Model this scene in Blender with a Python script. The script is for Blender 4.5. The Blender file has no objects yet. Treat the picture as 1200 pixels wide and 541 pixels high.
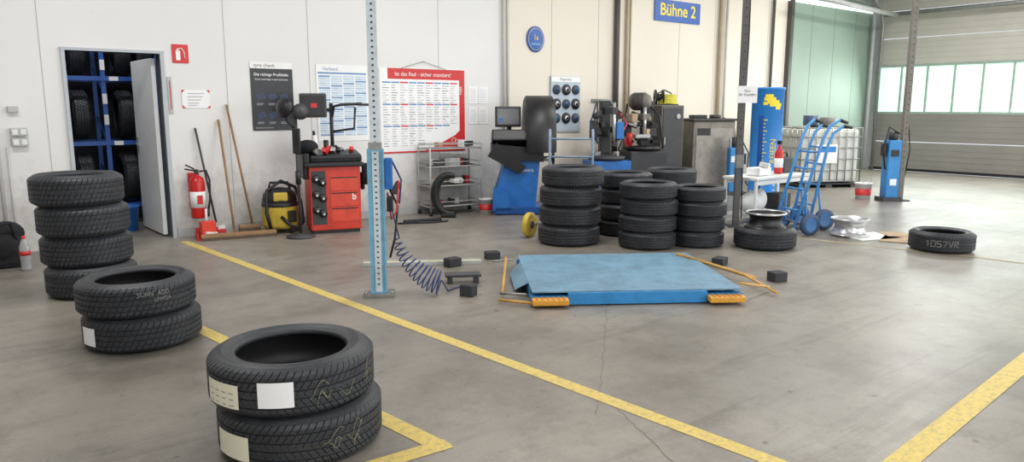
import bpy, bmesh, math, random
from mathutils import Vector, Matrix, Euler
random.seed(7)
SC=bpy.context.scene
SC.view_settings.view_transform='Standard'
# ------------------------------------------------------------ materials
def lin(c):
    return tuple(((v/255.)/12.92 if v/255.<=.04045 else ((v/255.+.055)/1.055)**2.4) for v in c)
MC={}
def M(name,col=(128,128,128),rough=.5,metal=0.,var=.12,scale=6.,bump=0.,bscale=60.,emit=0.,spec=.5,coord='Object',grime=0.):
    if name in MC: return MC[name]
    m=bpy.data.materials.new(name); m.use_nodes=True
    nt=m.node_tree; b=nt.nodes['Principled BSDF']
    c=lin(col)
    tc=nt.nodes.new('ShaderNodeTexCoord')
    n=nt.nodes.new('ShaderNodeTexNoise'); n.inputs['Scale'].default_value=scale; n.inputs['Detail'].default_value=6
    nt.links.new(tc.outputs[coord],n.inputs['Vector'])
    r=nt.nodes.new('ShaderNodeValToRGB')
    r.color_ramp.elements[0].position=.3; r.color_ramp.elements[1].position=.7
    r.color_ramp.elements[0].color=tuple(x*(1-var) for x in c)+(1,)
    r.color_ramp.elements[1].color=tuple(min(1,x*(1+var)) for x in c)+(1,)
    nt.links.new(n.outputs['Fac'],r.inputs['Fac'])
    out=r.outputs['Color']
    if grime:   # worn, dirty patches
        g=nt.nodes.new('ShaderNodeTexNoise'); g.inputs['Scale'].default_value=7; g.inputs['Detail'].default_value=12; g.inputs['Roughness'].default_value=.78
        nt.links.new(tc.outputs[coord],g.inputs['Vector'])
        gr=nt.nodes.new('ShaderNodeValToRGB'); gr.color_ramp.elements[0].position=.36; gr.color_ramp.elements[1].position=.54
        gr.color_ramp.elements[0].color=(.38,.35,.32,1); gr.color_ramp.elements[1].color=(1,1,1,1); nt.links.new(g.outputs['Fac'],gr.inputs['Fac'])
        x=nt.nodes.new('ShaderNodeMix'); x.data_type='RGBA'; x.blend_type='MULTIPLY'; x.inputs[0].default_value=grime
        nt.links.new(out,x.inputs[6]); nt.links.new(gr.outputs[0],x.inputs[7]); out=x.outputs[2]
    nt.links.new(out,b.inputs['Base Color'])
    b.inputs['Roughness'].default_value=rough; b.inputs['Metallic'].default_value=metal
    b.inputs['Specular IOR Level'].default_value=spec
    if bump:
        n2=nt.nodes.new('ShaderNodeTexNoise'); n2.inputs['Scale'].default_value=bscale
        nt.links.new(tc.outputs[coord],n2.inputs['Vector'])
        bp=nt.nodes.new('ShaderNodeBump'); bp.inputs['Strength'].default_value=bump; bp.inputs['Distance'].default_value=.01
        nt.links.new(n2.outputs['Fac'],bp.inputs['Height']); nt.links.new(bp.outputs['Normal'],b.inputs['Normal'])
    if emit:
        nt.links.new(r.outputs['Color'],b.inputs['Emission Color']); b.inputs['Emission Strength'].default_value=emit
    MC[name]=m; return m
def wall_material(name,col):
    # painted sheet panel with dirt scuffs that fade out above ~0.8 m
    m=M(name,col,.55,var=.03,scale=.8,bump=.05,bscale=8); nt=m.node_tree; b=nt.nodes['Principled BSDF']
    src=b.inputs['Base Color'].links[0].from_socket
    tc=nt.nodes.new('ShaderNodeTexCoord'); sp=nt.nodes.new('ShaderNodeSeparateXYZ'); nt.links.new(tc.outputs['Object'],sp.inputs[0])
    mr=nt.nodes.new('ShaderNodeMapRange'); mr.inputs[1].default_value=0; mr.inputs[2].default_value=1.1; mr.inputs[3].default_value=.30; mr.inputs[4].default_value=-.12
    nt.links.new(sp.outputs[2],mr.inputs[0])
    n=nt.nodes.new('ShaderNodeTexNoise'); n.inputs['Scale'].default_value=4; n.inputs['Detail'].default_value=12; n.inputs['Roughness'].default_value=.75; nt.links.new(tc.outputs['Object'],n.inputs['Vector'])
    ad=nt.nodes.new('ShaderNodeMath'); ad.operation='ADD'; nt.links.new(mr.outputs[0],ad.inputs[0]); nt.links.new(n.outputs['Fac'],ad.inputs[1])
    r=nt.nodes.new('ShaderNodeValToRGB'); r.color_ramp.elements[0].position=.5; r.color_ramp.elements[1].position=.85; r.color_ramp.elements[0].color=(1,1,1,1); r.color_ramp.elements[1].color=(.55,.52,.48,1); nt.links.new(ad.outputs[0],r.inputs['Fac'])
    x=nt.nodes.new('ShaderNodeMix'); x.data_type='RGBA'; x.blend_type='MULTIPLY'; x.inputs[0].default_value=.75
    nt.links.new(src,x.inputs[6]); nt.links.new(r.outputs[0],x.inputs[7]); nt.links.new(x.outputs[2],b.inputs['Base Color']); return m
def floor_material():
    m=bpy.data.materials.new('stained_concrete'); m.use_nodes=True; nt=m.node_tree; b=nt.nodes['Principled BSDF']
    tc=nt.nodes.new('ShaderNodeTexCoord')
    def noise(s,d=8,rg=.6,vec=None,dist=0.):
        n=nt.nodes.new('ShaderNodeTexNoise'); n.inputs['Scale'].default_value=s; n.inputs['Detail'].default_value=d; n.inputs['Roughness'].default_value=rg; n.inputs['Distortion'].default_value=dist
        nt.links.new(vec or tc.outputs['Object'],n.inputs['Vector']); return n
    def ramp(n,p0,c0,p1,c1):
        r=nt.nodes.new('ShaderNodeValToRGB'); e=r.color_ramp.elements
        e[0].position=p0;e[0].color=c0+(1,);e[1].position=p1;e[1].color=c1+(1,)
        nt.links.new(n.outputs['Fac'],r.inputs['Fac']); return r
    def mult(a,bb,f):
        x=nt.nodes.new('ShaderNodeMix'); x.data_type='RGBA'; x.blend_type='MULTIPLY'; x.inputs[0].default_value=f
        nt.links.new(a,x.inputs[6]); nt.links.new(bb,x.inputs[7]); return x.outputs[2]
    base=ramp(noise(.5),.34,lin((122,116,108)),.66,lin((156,149,139)))
    st=ramp(noise(1.3,12,.72),.38,(.58,.56,.54),.54,(1,1,1))
    st2=ramp(noise(4.5,12,.78),.32,(.58,.57,.55),.49,(1,1,1))
    fine=ramp(noise(70,5,.75),.3,(.70,.70,.70),.66,(1.0,1.0,1.0))
    mp=nt.nodes.new('ShaderNodeMapping'); mp.inputs['Rotation'].default_value=(0,0,.5); mp.inputs['Scale'].default_value=(.35,4.5,1)
    nt.links.new(tc.outputs['Object'],mp.inputs['Vector'])
    streak=ramp(noise(1.4,6,.6,mp.outputs[0],.8),.34,(.62,.60,.58),.45,(1,1,1))
    spots=ramp(noise(11,3,.5),.25,(.42,.40,.38),.31,(1,1,1))
    o=mult(base.outputs[0],st.outputs[0],.6); o=mult(o,st2.outputs[0],.65); o=mult(o,fine.outputs[0],.6); o=mult(o,streak.outputs[0],.55); o=mult(o,spots.outputs[0],.8)
    nt.links.new(o,b.inputs['Base Color'])
    rr=nt.nodes.new('ShaderNodeMapRange'); rr.inputs[3].default_value=.28; rr.inputs[4].default_value=.52
    nt.links.new(noise(1.1).outputs['Fac'],rr.inputs[0]); nt.links.new(rr.outputs[0],b.inputs['Roughness'])
    bp=nt.nodes.new('ShaderNodeBump'); bp.inputs['Strength'].default_value=.15; bp.inputs['Distance'].default_value=.004
    nt.links.new(noise(40).outputs['Fac'],bp.inputs['Height']); nt.links.new(bp.outputs['Normal'],b.inputs['Normal'])
    return m
def paint_material(name,col,hide=.46):
    m=bpy.data.materials.new(name); m.use_nodes=True; nt=m.node_tree; b=nt.nodes['Principled BSDF']
    tc=nt.nodes.new('ShaderNodeTexCoord'); n=nt.nodes.new('ShaderNodeTexNoise'); n.inputs['Scale'].default_value=30; n.inputs['Detail'].default_value=12; n.inputs['Roughness'].default_value=.85
    nt.links.new(tc.outputs['Object'],n.inputs['Vector'])
    r=nt.nodes.new('ShaderNodeValToRGB'); e=r.color_ramp.elements
    e[0].position=hide-.12; e[0].color=lin((138,128,104))+(1,); e[1].position=hide+.06; e[1].color=lin(col)+(1,)
    nt.links.new(n.outputs['Fac'],r.inputs['Fac']); nt.links.new(r.outputs[0],b.inputs['Base Color']); b.inputs['Roughness'].default_value=.55
    return m
# ------------------------------------------------------------ mesh builder
class B:
    def __init__(s): s.v=[];s.f=[];s.m=[];s.sm=[];s.mats=[]
    def mi(s,mat):
        if mat not in s.mats: s.mats.append(mat)
        return s.mats.index(mat)
    def add(s,vs,fs,mat,smooth=False):
        o=len(s.v); s.v+= [tuple(v) for v in vs]; k=s.mi(mat)
        for i,f in enumerate(fs):
            s.f.append(tuple(o+j for j in f)); s.m.append(k); s.sm.append(smooth if isinstance(smooth,bool) else smooth[i])
        return s
    def box(s,c,size,mat,rot=(0,0,0),bev=0.,taper=None):
        bm=bmesh.new(); bmesh.ops.create_cube(bm,size=1)
        for v in bm.verts:
            v.co=Vector((v.co.x*size[0],v.co.y*size[1],v.co.z*size[2]))
            if taper and v.co.z>0: v.co.x*=taper[0]; v.co.y*=taper[1]
        if bev: bmesh.ops.bevel(bm,geom=bm.edges[:],offset=bev,segments=2,affect='EDGES',profile=.6)
        R=Euler(rot).to_matrix(); C=Vector(c)
        s.add([R@v.co+C for v in bm.verts],[[v.index for v in f.verts] for f in bm.faces],mat); bm.free(); return s
    def cyl(s,p0,p1,r0,mat,r1=None,n=20,caps=True):
        p0=Vector(p0);p1=Vector(p1); r1=r0 if r1 is None else r1
        q=(p1-p0).to_track_quat('Z','Y'); vs=[];fs=[];sm=[]
        for p,r in ((p0,r0),(p1,r1)):
            for i in range(n):
                a=2*math.pi*i/n; vs.append(p+q@Vector((r*math.cos(a),r*math.sin(a),0)))
        for i in range(n): fs.append((i,(i+1)%n,n+(i+1)%n,n+i)); sm.append(True)
        if caps: fs.append(tuple(range(n))[::-1]); fs.append(tuple(range(n,2*n))); sm+=[False,False]
        return s.add(vs,fs,mat,sm)
    def tube(s,pts,r,mat,n=8):
        pts=[Vector(p) for p in pts]; vs=[];fs=[]; N=len(pts); up=None
        for i,p in enumerate(pts):
            t=(pts[min(i+1,N-1)]-pts[max(i-1,0)]).normalized()
            if up is None:
                up=Vector((0,0,1)) if abs(t.z)<.9 else Vector((1,0,0))
            a=(up-t*up.dot(t)).normalized(); up=a; b=t.cross(a)
            rr=r[i] if isinstance(r,(list,tuple)) else r
            for k in range(n):
                g=2*math.pi*k/n; vs.append(p+a*rr*math.cos(g)+b*rr*math.sin(g))
        for i in range(N-1):
            for k in range(n): fs.append((i*n+k,i*n+(k+1)%n,(i+1)*n+(k+1)%n,(i+1)*n+k))
        fs.append(tuple(range(n))[::-1]); fs.append(tuple((N-1)*n+k for k in range(n)))
        return s.add(vs,fs,mat,[True]*(N-1)*1*n+[False,False])
    def lathe(s,prof,mat,c=(0,0,0),axis=(0,0,1),n=28,smooth=True,closed=False):
        q=Vector(axis).to_track_quat('Z','Y'); C=Vector(c); vs=[];fs=[]; P=len(prof)
        for r,z in prof:
            for i in range(n):
                a=2*math.pi*i/n; vs.append(C+q@Vector((r*math.cos(a),r*math.sin(a),z)))
        for j in range(P if closed else P-1):
            k=(j+1)%P
            for i in range(n): fs.append((j*n+i,j*n+(i+1)%n,k*n+(i+1)%n,k*n+i))
        return s.add(vs,fs,mat,smooth)
    def ball(s,c,r,mat,n=20,rot=(0,0,0)):
        if not isinstance(r,(tuple,list)): r=(r,r,r)
        vs=[];fs=[];R=Euler(rot).to_matrix();C=Vector(c);m=n//2
        for j in range(m+1):
            ph=math.pi*j/m
            for i in range(n):
                a=2*math.pi*i/n; vs.append(R@Vector((r[0]*math.sin(ph)*math.cos(a),r[1]*math.sin(ph)*math.sin(a),-r[2]*math.cos(ph)))+C)
        for j in range(m):
            for i in range(n): fs.append((j*n+i,j*n+(i+1)%n,(j+1)*n+(i+1)%n,(j+1)*n+i))
        return s.add(vs,fs,mat,True)
    def quad(s,pts,mat): return s.add(pts,[tuple(range(len(pts)))],mat)
    def wallrect(s,x0,z0,x1,z1,y,mat): return s.quad([(x0,y,z0),(x1,y,z0),(x1,y,z1),(x0,y,z1)],mat)
    def extr(s,poly,y0,y1,mat):
        n=len(poly); vs=[(x,y0,z) for x,z in poly]+[(x,y1,z) for x,z in poly]
        fs=[tuple(range(n)),tuple(range(n,2*n))[::-1]]+[(i,n+i,n+(i+1)%n,(i+1)%n) for i in range(n)]
        return s.add(vs,fs,mat)
    def text(s,txt,size,mat,mtx,bold=0.):
        cu=bpy.data.curves.new('t','FONT'); cu.body=txt; cu.size=size; cu.align_x='CENTER'; cu.align_y='CENTER'; cu.offset=bold
        ob=bpy.data.objects.new('t',cu); SC.collection.objects.link(ob); bpy.context.view_layer.update()
        me=ob.to_mesh(); s.add([mtx@v.co for v in me.vertices],[tuple(p.vertices) for p in me.polygons],mat)
        ob.to_mesh_clear(); bpy.data.objects.remove(ob); bpy.data.curves.remove(cu); return s
    def wtext(s,txt,size,mat,x,y,z,bold=0.,rot=0.):
        return s.text(txt,size,mat,Matrix.Translation((x,y,z))@Matrix.Rotation(math.pi/2,4,'X')@Matrix.Rotation(rot,4,'Z'),bold)
    def mesh(s,name):
        me=bpy.data.meshes.new(name); me.from_pydata(s.v,[],s.f)
        for m in s.mats: me.materials.append(m)
        me.polygons.foreach_set('material_index',s.m); me.polygons.foreach_set('use_smooth',s.sm); me.update()
        return me
    def obj(s,name,loc=(0,0,0),rot=0.,parent=None):
        o=bpy.data.objects.new(name,s.mesh(name)); SC.collection.objects.link(o)
        o.location=loc; o.rotation_euler=(0,0,rot) if not isinstance(rot,tuple) else rot
        if parent: o.parent=parent
        return o
def empty(name,loc=(0,0,0),rot=0):
    e=bpy.data.objects.new(name,None); SC.collection.objects.link(e); e.location=loc; e.rotation_euler=(0,0,rot); e.empty_display_size=.2; return e
D=math.radians
VIEW=D(-38)   # bearing of the aisle most machines face

# ------------------------------------------------------------ palette
white=M('white_paint',(228,228,226),.5,var=.03)
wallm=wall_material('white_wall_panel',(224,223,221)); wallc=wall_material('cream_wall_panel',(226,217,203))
wallg=M('green_wall_panel',(142,161,148),.55,var=.06,scale=.8)
seam=M('panel_seam',(172,170,166),.6,var=.03)
pipe=M('painted_pipe',(196,195,190),.4,var=.05)
dkpipe=M('dark_conduit',(78,76,74),.5,var=.1)
yelpipe=M('ochre_conduit',(172,158,132),.5,var=.1)
black=M('black_plastic',(27,27,29),.42,var=.2)
dgrey=M('dark_grey_paint',(60,60,62),.5,var=.15)
grey=M('grey_paint',(126,124,120),.5,var=.1,grime=.5)
lgrey=M('light_grey_paint',(180,181,180),.45,var=.08)
steel=M('galvanised_steel',(160,160,158),.38,.7,var=.15,scale=20)
chrome=M('silver_alloy',(205,206,208),.28,.75,var=.05)
red=M('red_lacquer',(204,56,38),.38,var=.08,grime=.35)
signred=M('sign_red',(204,44,44),.45,var=.03)
blue=M('machine_blue',(38,110,188),.42,var=.08,grime=.35)
ltblue=M('lift_light_blue',(118,174,202),.45,var=.14,scale=9,grime=.35)
platblue=M('platform_blue',(108,146,170),.5,var=.10,scale=4,grime=.45)
platedge=M('platform_edge_blue',(44,134,196),.45,var=.1,grime=.3)
rackblue=M('rack_blue',(34,84,164),.45,var=.1)
signblue=M('sign_blue',(42,92,172),.4,var=.03)
yellow=M('sign_yellow',(246,220,50),.45,var=.03)
orange=M('orange_rubber_pad',(224,160,54),.5,var=.08,grime=.4)
yelplas=M('yellow_plastic',(214,184,70),.45,var=.1,grime=.4)
wood=M('wood_handle',(156,120,84),.55,var=.18,scale=12,grime=.4)
card=M('cardboard',(176,152,122),.8,var=.1)
hoseb=M('blue_air_hose',(46,62,112),.35,var=.1)
ink=M('print_ink',(70,70,75),.6,var=.05)
inkl=M('light_print',(160,162,168),.6,var=.05)
paper=M('paper_white',(238,238,238),.6,var=.02)
cream=M('label_cream',(234,230,206),.6,var=.04)
rubber=M('tyre_rubber',(48,50,54),.5,var=.2,scale=10,bump=.10,bscale=70,spec=.45)
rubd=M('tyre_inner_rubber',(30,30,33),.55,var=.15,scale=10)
chalk=M('yellow_chalk',(158,156,124),.7,var=.15)
chalkw=M('white_chalk',(182,182,176),.7,var=.15)
clothb=M('black_cloth',(28,28,32),.9,var=.25,scale=12,bump=.4,bscale=25)
tank=M('milky_polyethylene',(212,214,208),.35,var=.05)
lampm=M('lamp_emitter',(255,253,248),.5,emit=3.)

# ------------------------------------------------------------ room
XL,XR,YF,H=-6.,15.5,-15.,4.4
b=B(); b.box(((XL+XR)/2,(YF+4)/2,-.05),(XR-XL,4-YF,.1),floor_material())
crk=M('floor_crack_dirt',(112,105,96),.8)
def ribbon(bb,pts,w,mat,z):
    for i in range(len(pts)-1):
        p=Vector(pts[i]+(0,));q=Vector(pts[i+1]+(0,)); t=(q-p).normalized(); n=Vector((-t.y,t.x,0))*w/2; zz=Vector((0,0,z))
        bb.quad([p-n+zz,q-n+zz,q+n+zz,p+n+zz],mat)
def jit(p,q,n,a):
    out=[]
    for i in range(n+1):
        k=i/n; out.append((p[0]+(q[0]-p[0])*k+random.uniform(-a,a)*(0<i<n),p[1]+(q[1]-p[1])*k+random.uniform(-a,a)*(0<i<n)))
    return out
ribbon(b,jit((1.81,-5.03),(.52,-6.26),40,.008),.003,crk,.0012)
ribbon(b,jit((.52,-6.26),(.22,-6.99),22,.007),.0035,crk,.0013)
ribbon(b,jit((.52,-6.26),(.30,-6.45),8,.01),.003,crk,.0011)
ribbon(b,jit((-.9,-4.6),(-.45,-5.2),20,.01),.003,crk,.0012)
b.obj('floor')
py=paint_material('worn_yellow_paint',(214,188,100)); pf=paint_material('faded_paint',(184,172,138),.55)
b=B(); ribbon(b,[(.01,-.35),(.27,-3.6),(.55,-7.25),(.66,-9.5)],.09,py,.002)
ribbon(b,[(-.99,-2.4),(-.75,-4.1),(-.46,-6.30)],.095,py,.0021); ribbon(b,[(-.42,-6.27),(-3.5,-6.12)],.095,py,.0023)
ribbon(b,[(.3,-7.62),(2.76,-7.44),(9,-6.99)],.11,py,.0022)
ribbon(b,[(5.45,-4.2),(5.72,-5.2),(5.9,-6.0),(6.2,-9)],.08,pf,.002)
b.obj('floor_marking')
b=B(); b.box(((XL+XR)/2,(YF)/2,H+.05),(XR-XL+.4,-YF+.4,.1),white); b.obj('ceiling')
dx0,dx1,dz=-.93,-.02,2.02
b=B()
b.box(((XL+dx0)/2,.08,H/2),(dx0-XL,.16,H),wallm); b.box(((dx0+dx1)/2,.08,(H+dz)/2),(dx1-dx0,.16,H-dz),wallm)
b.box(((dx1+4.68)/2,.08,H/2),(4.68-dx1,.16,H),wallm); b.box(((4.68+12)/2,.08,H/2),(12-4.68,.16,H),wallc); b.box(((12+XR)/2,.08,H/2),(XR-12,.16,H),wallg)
for x in (-3.1,-2.1,-1.12,.68,1.68,2.55,3.55,5.6,6.6,8.6,9.6,10.6,11.3):
    b.box((x,-.001,2.2),(.006,.004,4.4),seam)
for x in (12.9,13.8,14.7): b.box((x,-.001,2.2),(.012,.004,4.4),M('seam_green',(120,138,127),.6))
b.obj('wall_back')
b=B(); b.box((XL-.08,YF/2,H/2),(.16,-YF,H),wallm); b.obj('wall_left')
b=B()
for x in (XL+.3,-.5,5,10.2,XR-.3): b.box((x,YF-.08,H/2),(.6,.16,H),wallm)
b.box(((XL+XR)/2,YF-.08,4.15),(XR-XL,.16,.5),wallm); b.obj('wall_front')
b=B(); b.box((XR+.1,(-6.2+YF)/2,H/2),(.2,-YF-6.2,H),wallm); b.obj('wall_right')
b=B(); b.box((XR+.1,-.09,H/2),(.2,.18,H),lgrey); b.box((XR+.1,-3.2,4.2),(.2,6.04,.4),lgrey); b.obj('trim_4')
gl=M('gate_panel_upper',(186,183,174),.5,var=.05,scale=2); gd=M('gate_panel_lower_shaded',(134,131,125),.5,var=.06,scale=2)  # lower panels darker: shade from the backlight is put into their colour
pane=M('frosted_green_pane',(206,240,222),.35,var=.05,scale=1.2,emit=.86); frm=M('gate_frame',(150,168,158),.5); rib=M('gate_rib',(120,117,111),.5); ribl=M('gate_rib_light',(168,165,156),.5)
b=B()
for z0,z1,m in ((.02,.66,gd),(.68,1.31,gd),(2.40,2.98,gl),(3.0,3.58,gl),(3.6,3.98,gl)):
    b.box((XR+.03,-3.18,(z0+z1)/2),(.06,6.0,z1-z0),m,bev=.008)
    k=z0+.12
    while k<z1-.05:
        b.box((XR-.0005,-3.18,k),(.005,5.98,.008),rib if m is gd else ribl); k+=.12
b.box((XR+.03,-3.18,1.325),(.08,6.0,.05),frm); b.box((XR+.03,-3.18,2.375),(.08,6.0,.05),frm); b.box((XR-.01,-3.18,.04),(.06,6,.06),black)
y=-.18
while y>-6.2: b.box((XR+.02,y,1.85),(.07,.03,1.02),frm); y-=.56
b.obj('door_1')
b=B(); b.box((XR+.04,-3.18,1.85),(.01,5.98,1.0),pane); b.obj('window_1')
b=B(); b.box((13.35,-.03,3.62),(4.2,.04,.09),M('skylight_strip',(235,245,238),.4,var=.02,emit=.9)); b.obj('window_2')
b=B(); b.tube([(15.35,-.30,0),(15.35,-.3,3.3),(15.2,-.3,3.6),(14.9,-.3,3.72),(11.5,-.3,3.9),(9.0,-.3,3.95)],.035,steel); b.tube([(15.3,-.12,0.05),(15.3,-.12,4.3)],.04,lgrey)
b.tube([(15.0,-.75,3.45),(11.8,-.75,3.55)],.05,lgrey); b.tube([(15.2,-.4,3.5),(15.2,-6,3.5)],.045,steel)
b.obj('trim_1')
dfr=M('door_frame_grey',(178,184,190),.45,var=.05)
b=B(); b.box((dx0-.0,.07,1.01),(.035,.2,2.02),dfr); b.box((dx1+.02,.07,1.01),(.04,.2,2.02),dfr); b.box(((dx0+dx1)/2+.01,.07,2.035),(.98,.2,.03),dfr); b.obj('trim_2')
b=B()
b.tube([(-1.56,-.04,0),(-1.56,-.04,1.35),(-1.56,-.04,4.3)],.018,pipe); b.tube([(-1.48,-.03,0),(-1.48,-.03,1.06)],.012,pipe)
b.box((-1.37,-.035,1.21),(.14,.06,.08),lgrey,bev=.006); b.box((-1.37,-.035,1.11),(.14,.06,.08),lgrey,bev=.006); b.box((-1.40,-.03,1.43),(.09,.05,.06),lgrey,bev=.006)
for z in (1.21,1.11): b.box((-1.405,-.067,z),(.045,.006,.05),white,bev=.001); b.box((-1.335,-.067,z),(.045,.006,.05),white,bev=.001)
b.tube([(4.65,-.04,.6),(4.65,-.04,4.3)],.02,pipe); b.tube([(4.72,-.04,.9),(4.72,-.04,4.3)],.02,pipe)
b.tube([(6.98,-.05,.3),(6.98,-.05,4.3)],.045,dkpipe); b.tube([(7.22,-.04,.3),(7.22,-.04,4.3)],.022,yelpipe); b.tube([(7.3,-.04,.3),(7.3,-.04,4.3)],.018,yelpipe)
b.tube([(9.72,-.05,.3),(9.72,-.05,4.3)],.035,yelpipe); b.box((12.0,-.05,2.2),(.1,.1,4.4),dkpipe); b.tube([(9.9,-.05,.3),(9.9,-.05,4.3)],.025,pipe)
b.tube([(11.4,-.05,.2),(11.4,-.05,4.3)],.03,dkpipe)
b.obj('trim_3')
b=B(); b.box(((dx1+12)/2,-.008,.05),(12-dx1-.1,.016,.1),lgrey); b.obj('baseboard_back')
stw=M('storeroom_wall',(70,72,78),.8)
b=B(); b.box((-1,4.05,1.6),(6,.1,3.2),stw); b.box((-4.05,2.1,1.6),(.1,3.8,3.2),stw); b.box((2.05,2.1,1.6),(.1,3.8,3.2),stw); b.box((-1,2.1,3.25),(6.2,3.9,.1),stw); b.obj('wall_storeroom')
e=empty('door_2',(-.06,.14,0),D(92))
b=B(); b.box((.43,0,1.0),(.86,.045,1.96),M('door_leaf_white',(236,237,236),.45,var=.03),bev=.004)
for s_ in (-1,1):
    b.tube([(.78,s_*.02,1.02),(.78,s_*.06,1.02),(.66,s_*.06,1.02)],.01,steel); b.box((.78,s_*.026,1.0),(.04,.008,.2),steel)
b.obj('leaf',parent=e)

# ------------------------------------------------------------ tyres
RB=.665
def tyre_mesh(name,R,w,rb,nb=64,style=0):
    d=R-rb
    low=[(rb,.15*w),(rb+.003,.07*w),(rb+.014,.04*w),(rb+.020,.05*w),(rb+.026,.03*w),(rb+.42*d,.002),(rb+.45*d,-.002),(rb+.50*d,-.002),(rb+.53*d,.003),(rb+.66*d,.015*w),(R-.034,.04*w),(R-.022,.065*w)]
    prof=list(low); flags=[0]*len(low)
    prof+=[(R-.012,.095*w),(R-.004,.14*w)]; flags+=[2,2]
    g=[.27,.42,.58,.73] if style==0 else [.25,.42,.58,.75]
    gw=.018; prev=.155
    for gi in g:
        a,bb=gi-gw,gi+gw
        prof+=[(R-.001,(prev+.004)*w),(R,(prev+a)/2*w),(R,a*w),(R-.008,(a+.005)*w),(R-.008,(bb-.005)*w),(R,bb*w)]
        k=1 if gi!=g[2] else 4
        flags+=[k,k,k,0,0,k]; prev=bb
    prof+=[(R,(prev+.845)/2*w),(R-.001,.845*w),(R-.004,.86*w),(R-.012,.905*w)]; flags+=[1,1,2,2]
    for r,z in reversed(low): prof.append((r,w-z)); flags.append(0)
    n_out=len(prof)
    for r,z in ((rb+.012,.83*w),(rb+.45*d,.94*w),(R-.035,.88*w),(R-.018,.7*w),(R-.018,.3*w),(R-.035,.12*w),(rb+.45*d,.06*w),(rb+.012,.17*w)): prof.append((r,z)); flags.append(3)
    vs=[];P=len(prof); fr=(0.,.09,.5,.91); ns=nb*4
    for i in range(ns):
        a=2*math.pi*((i//4)+fr[i%4])/nb
        for j,(r,z) in enumerate(prof):
            rr=r; aa=a; t=min(1,max(0,z/w))
            if flags[j]!=3: aa+= (2*math.pi/nb)*((t-.5)*3.0 if style==0 else abs(t-.5)*5.0) if .05<t<.95 and r>R-.03 else (2*math.pi/nb)*((-1.35 if t<.5 else 1.35) if style==0 else 2.25)
            else: aa+= (2*math.pi/nb)*((-1.35 if t<.5 else 1.35)*(abs(t-.5)*2) if style==0 else 2.25)
            if i%4==0: rr-= {1:.0055,2:.007,4:.003}.get(flags[j],0)
            vs.append((rr*math.cos(aa),rr*math.sin(aa),z))
    fs=[];mi=[];sm=[]
    for i in range(ns):
        k=(i+1)%ns
        for j in range(P):
            l=(j+1)%P
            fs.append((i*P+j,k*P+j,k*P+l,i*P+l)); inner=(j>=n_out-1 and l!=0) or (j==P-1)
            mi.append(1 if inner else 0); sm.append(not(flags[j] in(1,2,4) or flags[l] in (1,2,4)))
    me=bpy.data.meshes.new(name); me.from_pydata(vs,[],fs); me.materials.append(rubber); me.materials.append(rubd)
    me.polygons.foreach_set('material_index',mi); me.polygons.foreach_set('use_smooth',sm); me.update(); return me
TM={}
def tm(R,w,style=0,nb=64):
    k=(R,w,style,nb)
    if k not in TM: TM[k]=tyre_mesh('tyre_mesh',R,w,R*RB,nb,style)
    return TM[k]
def tyre_obj(name,mesh,loc,rz=0,parent=None,rot=None):
    o=bpy.data.objects.new(name,mesh); SC.collection.objects.link(o); o.location=loc
    o.rotation_euler=rot if rot else (0,0,rz)
    if parent:o.parent=parent
    return o
def stack(x,y,R,w,n,style=0,nb=64,offs=None,base=0.):
    e=empty('tyre_stack',(x,y,base))
    for i in range(n):
        ox,oy=offs[i] if offs else (random.uniform(-.018,.018),random.uniform(-.018,.018))
        tyre_obj('tyre_%d'%(i+1),tm(R,w,style,nb),(ox,oy,.003+i*(w+.001)),random.uniform(0,6),e)
    return e
def patch(b,cx,cy,R,a0,a1,z0,z1,mat):
    n=8; vs=[];
    for i in range(n+1):
        a=a0+(a1-a0)*i/n
        for z in (z0,z1): vs.append((cx+(R+.003)*math.cos(a),cy+(R+.003)*math.sin(a),z))
    b.add(vs,[(2*i,2*i+2,2*i+3,2*i+1) for i in range(n)],mat,True)
GL={'0':[[(0,0),(0,1),(.6,1),(.6,0),(0,0)]],'1':[[(.1,.75),(.35,1),(.35,0)]],'5':[[(.6,1),(0,1),(0,.55),(.5,.55),(.6,.3),(.45,0),(0,0)]],'7':[[(0,1),(.6,1),(.2,0)]],'6':[[(.55,1),(.1,.6),(0,.2),(.25,0),(.55,.2),(.4,.5),(.05,.4)]],
 'V':[[(0,1),(.3,0),(.6,1)]],'R':[[(0,0),(0,1),(.5,.95),(.55,.65),(0,.5),(.6,0)]],'S':[[(.6,.9),(.3,1),(0,.8),(.6,.3),(.3,0),(0,.1)]],'N':[[(0,0),(0,1),(.6,0),(.6,1)]],'U':[[(0,1),(0,.2),(.3,0),(.6,.2),(.6,1)]],
 'A':[[(0,0),(.3,1),(.6,0)],[(.15,.4),(.45,.4)]],'D':[[(0,0),(0,1),(.4,.9),(.6,.5),(.4,.1),(0,0)]],'E':[[(.6,1),(0,1),(0,0),(.6,0)],[(0,.5),(.5,.5)]],'W':[[(0,1),(.15,0),(.3,.7),(.45,0),(.6,1)]],'?':[[(0,.2),(.3,.8),(.6,.1),(.2,.5),(.7,.9)]],' ':[]}
def write(b,txt,cx,cy,R,a_mid,z,h,mat,r=.002):
    adv=h*.9/R; a=a_mid-adv*len(txt)/2
    for ch in txt:
        for pl in GL[ch]:
            pts=[]
            for k in range(len(pl)-1):
                for q in range(3):
                    t=q/3; u=pl[k][0]*(1-t)+pl[k+1][0]*t; v=pl[k][1]*(1-t)+pl[k+1][1]*t; pts.append((u,v))
            pts.append(pl[-1])
            b.tube([(cx+(R+.0008)*math.cos(a+u*h*1.1/R),cy+(R+.0008)*math.sin(a+u*h*1.1/R),z+v*h) for u,v in pts],r,mat,n=4)
        a+=adv
def cama(x,y): return math.atan2(-8.84-y,-2.074-x)
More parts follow.
